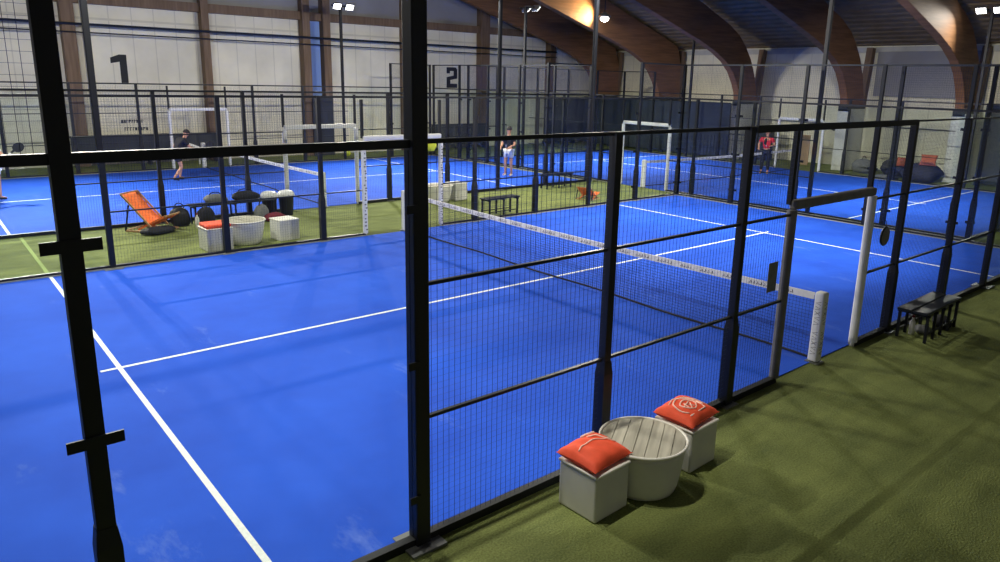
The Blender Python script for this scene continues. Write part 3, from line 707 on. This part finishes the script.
tag(obj('leaning_board', MB().box(-.03,.03,-.3,.3,0,1.35), 'tan', loc=(22.7,12.75,0), bevel=.01), 'tan board standing by the side wall behind the far frame', 'board')
t = thing('wall_swoosh', 'black bird shaped mark painted on the side wall', 'mark', (XE-.02,11.9,1.55))
obj('stroke', MB().path([(0,.45,.3),(0,.3,.1),(0,.1,.02)], .05, 6), 'ink', t); obj('stroke', MB().path([(0,-.1,-.12),(0,-.25,-.2),(0,-.42,.05)], .05, 6), 'ink', t)
t = thing('equipment_cabinet', 'black equipment cabinet beside the end court behind the player in red', 'cabinet', (22.9,15.0,0))
obj('body', MB().box(-.3,.3,-.45,.45,0,1.5), 'black', t, bevel=.02); obj('door', MB().box(-.325,-.3,-.42,.42,.1,1.45), 'charcoal', t, bevel=.005); obj('handle', MB().tube((-.34,.3,.7), (-.34,.3,.95), .012, 8), 'galv', t)

# ---------------------------------------------------------------- people
def skin_obj(name, V, E, R, m, parent, sub=1):
    me = bpy.data.meshes.new(name); me.from_pydata([Vector(v) for v in V], E, []); me.materials.append(M[m])
    o = bpy.data.objects.new(name, me); C.objects.link(o); o.parent = parent
    sk = o.modifiers.new('s', 'SKIN'); sk.use_smooth_shade = True
    for i, r in enumerate(R): me.skin_vertices[0].data[i].radius = (r if isinstance(r, tuple) else (r, r))
    for i in range(len(V)): me.skin_vertices[0].data[i].use_root = (i == 0)
    ss = o.modifiers.new('u', 'SUBSURF'); ss.levels = sub; ss.render_levels = sub
    return o
def person(label, loc, rz, J, shirt, shorts, shoes='whitecloth', sleeves=True, trousers=False):
    t = thing('person', label, 'person', loc, rz)
    d = dict(pelvis=(0,0,.95), waist=(0,0,1.1), chest=(0,0,1.32), neck=(0,0,1.5), chin=(0,.02,1.58), head=(0,.01,1.68), crown=(0,0,1.76),
             ls=(-.19,0,1.42), rs=(.19,0,1.42), le=(-.26,.02,1.15), re=(.26,.02,1.15), lw=(-.25,.16,.95), rw=(.25,.16,.95),
             lh=(-.1,0,.9), rh=(.1,0,.9), lk=(-.12,.03,.5), rk=(.12,.03,.5), la=(-.13,0,.09), ra=(.13,0,.09), lt=(-.14,.16,.04), rt=(.14,.16,.04))
    d.update(J); J = {k: Vector(v) for k, v in d.items()}
    names = ['pelvis','waist','chest','neck','chin','head','crown','ls','rs','le','re','lw','rw','lh','rh','lk','rk','la','ra','lt','rt']
    V = [J[n] for n in names]; I = {n: i for i, n in enumerate(names)}
    E = [(I[a], I[b]) for a, b in (('pelvis','waist'),('waist','chest'),('chest','neck'),('neck','chin'),('chin','head'),('head','crown'),('chest','ls'),('chest','rs'),('ls','le'),('rs','re'),('le','lw'),('re','rw'),
         ('pelvis','lh'),('pelvis','rh'),('lh','lk'),('rh','rk'),('lk','la'),('rk','ra'),('la','lt'),('ra','rt'))]
    Rr = dict(pelvis=(.13,.1), waist=(.12,.09), chest=(.15,.1), neck=.055, chin=.065, head=(.085,.1), crown=.06, ls=.06, rs=.06, le=.045, re=.045, lw=.03, rw=.03, lh=.09, rh=.09, lk=.06, rk=.06, la=.04, ra=.04, lt=.03, rt=.03)
    # hands: palm, four fingers and a thumb on each wrist
    R = [Rr[n] for n in names]
    for w, e in (('lw','le'),('rw','re')):
        dr = (J[w]-J[e]).normalized(); pal = J[w]+dr*.07; V.append(pal); R.append((.036,.02)); pi = len(V)-1; E.append((I[w], pi))
        sd = dr.cross(Vector((0,0,1))).normalized() if abs(dr.z) < .95 else Vector((0,1,0))
        for k, ln in ((-1.5,.07),(-.5,.08),(.5,.078),(1.5,.06)):
            V.append(pal+dr*ln+sd*k*.018); R.append(.009); E.append((pi, len(V)-1))
        V.append(J[w]+dr*.06+sd*.055); R.append(.01); E.append((I[w], len(V)-1))
    skin_obj('body', V, E, R, 'skin', t, 2)
    c = lambda *n: [J[x] for x in n]
    up = (J['head']-J['neck']).normalized()
    obj('hair', MB().lathe([(.084,-.015),(.1,.0),(.104,.035),(.096,.075),(.07,.108),(.035,.124),(.003,.128)], 18), 'hair', t, smooth=True, loc=J['head']+up*.0-Vector((0,.018,0)), rot=((Vector((0,0,1)).rotation_difference(up)).to_euler()))
    for s in (-1, 1): obj('eye', MB().lathe([(.002,-.012),(.012,0),(.002,.012)], 8), 'ink', t, loc=J['head']+Vector((s*.033,.088,.0)))
    obj('nose', MB().tube(J['head']+Vector((0,.085,-.005)), J['head']+Vector((0,.115,-.035)), .008, 6, .016), 'skin', t)
    obj('mouth', MB().cbox(J['head']+Vector((0,.088,-.065)), (.045,.01,.01)), 'redf', t)
    for s in (-1, 1): obj('ear', MB().cbox(J['head']+Vector((s*.09,.0,-.01)), (.02,.03,.055)), 'skin', t, bevel=.008)
    ls2 = J['ls'].lerp(J['le'], .7); rs2 = J['rs'].lerp(J['re'], .7); ne = J['chest'].lerp(J['neck'], .75)
    skin_obj('shirt', [J['pelvis'].lerp(J['waist'], .35), J['waist'], J['chest'], ne, J['ls'], J['rs'], ls2, rs2], [(0,1),(1,2),(2,3),(2,4),(2,5),(4,6),(5,7)],
             [(.155,.125),(.145,.115),(.175,.125),.075,.082,.082,.068,.068], shirt, t, 2)
    kk = 1.0 if trousers else .62
    kn = [J['lh'].lerp(J['lk'], kk), J['rh'].lerp(J['rk'], kk)]
    Vs = [J['pelvis'], J['lh'], J['rh'], kn[0], kn[1]]; Es = [(0,1),(0,2),(1,3),(2,4)]; Rs = [(.15,.125), .112, .112, .09, .09]
    if trousers:
        Vs += [J['la']+Vector((0,0,.06)), J['ra']+Vector((0,0,.06))]; Es += [(3,5),(4,6)]; Rs[3:5] = [.08,.08]; Rs += [.06,.06]
    skin_obj('trousers' if trousers else 'shorts', Vs, Es, Rs, shorts, t, 2)
    for a, b in (('la','lt'),('ra','rt')):
        dd = (J[b]-J[a]); dd.z = 0
        skin_obj('shoe', [J[a]+Vector((0,0,-.03))-dd*.15, J[a]+Vector((0,0,-.04))+dd*.5, J[b]], [(0,1),(1,2)], [(.05,.05),(.05,.042),(.042,.034)], shoes, t, 2)
    return t
def racket(label, loc, rot):
    t = thing('padel_racket', label, 'racket', loc, 0, 'padel rackets'); t.rotation_euler = rot
    g = MB(); n = 24
    g.add([(.125*math.sin(a)*(1), y, .36-.0+.14*-math.cos(a)) for y in (-.018, .018) for a in [2*PI*i/n for i in range(n)]], [tuple(range(n-1,-1,-1)), tuple(range(n,2*n))]+[(i,(i+1)%n,n+(i+1)%n,n+i) for i in range(n)])
    obj('face', g, 'black', t, bevel=.006); obj('grip', MB().tube((0,0,0), (0,0,.14), .017, 10), 'white', t, smooth=True); obj('throat', MB().beam((0,0,.13),(0,0,.24),.05,.03), 'black', t)
person('player in white shorts partly cut off by the picture edge, far court', (-6.82,19.35,.01), -1.2, dict(lk=(-.12,.05,.5), rk=(.14,.0,.5), re=(.34,.08,1.2), rw=(.3,.32,1.15)), 'whitecloth', 'whitecloth', 'dark')
racket('black racket held by the player cut off by the picture edge', (-6.52,19.2,1.17), (0, .9, 0))
person('player in black shirt leaning forward with bare legs in the far court', (-1.9,20.85,.01), -1.35,
       dict(pelvis=(0,-.02,.88), waist=(0,.06,1.0), chest=(0,.2,1.2), neck=(0,.32,1.36), chin=(0,.37,1.43), head=(0,.41,1.51), crown=(0,.43,1.59), ls=(-.19,.22,1.3), rs=(.19,.22,1.3),
            le=(-.28,.1,1.05), re=(.3,.34,1.05), lw=(-.26,.3,.86), rw=(.28,.6,1.0), lh=(-.1,-.02,.84), rh=(.1,-.02,.84), lk=(-.13,.22,.5), rk=(.15,.08,.44), la=(-.14,.14,.09), ra=(.18,-.22,.12), lt=(-.14,.3,.04), rt=(.2,-.06,.04)), 'blackshirt', 'dark', 'dark')
racket('black racket held out by the player in the black shirt', (-1.2,20.75,1.0), (0, 1.2, -.1))
person('player in black top and white shorts standing in the far court', (8.25,16.3,.01), 1.9, dict(le=(-.27,.04,1.16), lw=(-.2,.28,1.08), re=(.26,.05,1.16), rw=(.16,.3,1.05)), 'blackshirt', 'whitecloth', 'whitecloth')
racket('black racket held by the player with white shorts', (7.92,16.05,1.1), (.4, -.5, 0))
person('player in a red shirt and dark trousers at the end court net', (17.7,11.6,.01), 2.0, dict(le=(-.3,.06,1.18), lw=(-.2,.3,1.15), re=(.3,.0,1.18), rw=(.26,.22,1.05)), 'redshirt', 'dark', 'dark', trousers=True)
racket('black racket held by the player in the red shirt', (17.35,11.4,1.14), (.3, -.9, 0))

# ---------------------------------------------------------------- camera, world, view
yaw, pit, rol = 0.861, 0.2361, -0.0244
f = Vector((math.cos(yaw)*math.cos(pit), math.sin(yaw)*math.cos(pit), -math.sin(pit)))
r = f.cross(Vector((0,0,1))).normalized(); dn = f.cross(r)
r2 = math.cos(rol)*r+math.sin(rol)*dn; d2 = -math.sin(rol)*r+math.cos(rol)*dn
cd = bpy.data.cameras.new('camera'); cam = bpy.data.objects.new('camera', cd); C.objects.link(cam)
u = -d2; z = -f
cam.matrix_world = Matrix(((r2.x, u.x, z.x, -8.544), (r2.y, u.y, z.y, -4.1123), (r2.z, u.z, z.z, 3.4273), (0, 0, 0, 1)))
cd.sensor_width = 36; cd.lens = 720.1*36/1000; cd.shift_x = -.0218; cd.shift_y = -.0269; cd.clip_start = .05
bpy.context.scene.camera = cam
w = bpy.data.worlds.new('hall'); bpy.context.scene.world = w; w.use_nodes = True
w.node_tree.nodes['Background'].inputs[0].default_value = (.5, .6, .8, 1); w.node_tree.nodes['Background'].inputs[1].default_value = .05
sc = bpy.context.scene
sc.view_settings.view_transform = 'Standard'; sc.view_settings.look = 'None'; sc.view_settings.gamma = 1; sc.view_settings.exposure = .08
sc.view_settings.use_curve_mapping = False
sc.cycles.use_denoising = True
sc.cycles.max_bounces = 8; sc.cycles.diffuse_bounces = 4; sc.cycles.transparent_max_bounces = 32; sc.cycles.caustics_reflective = False
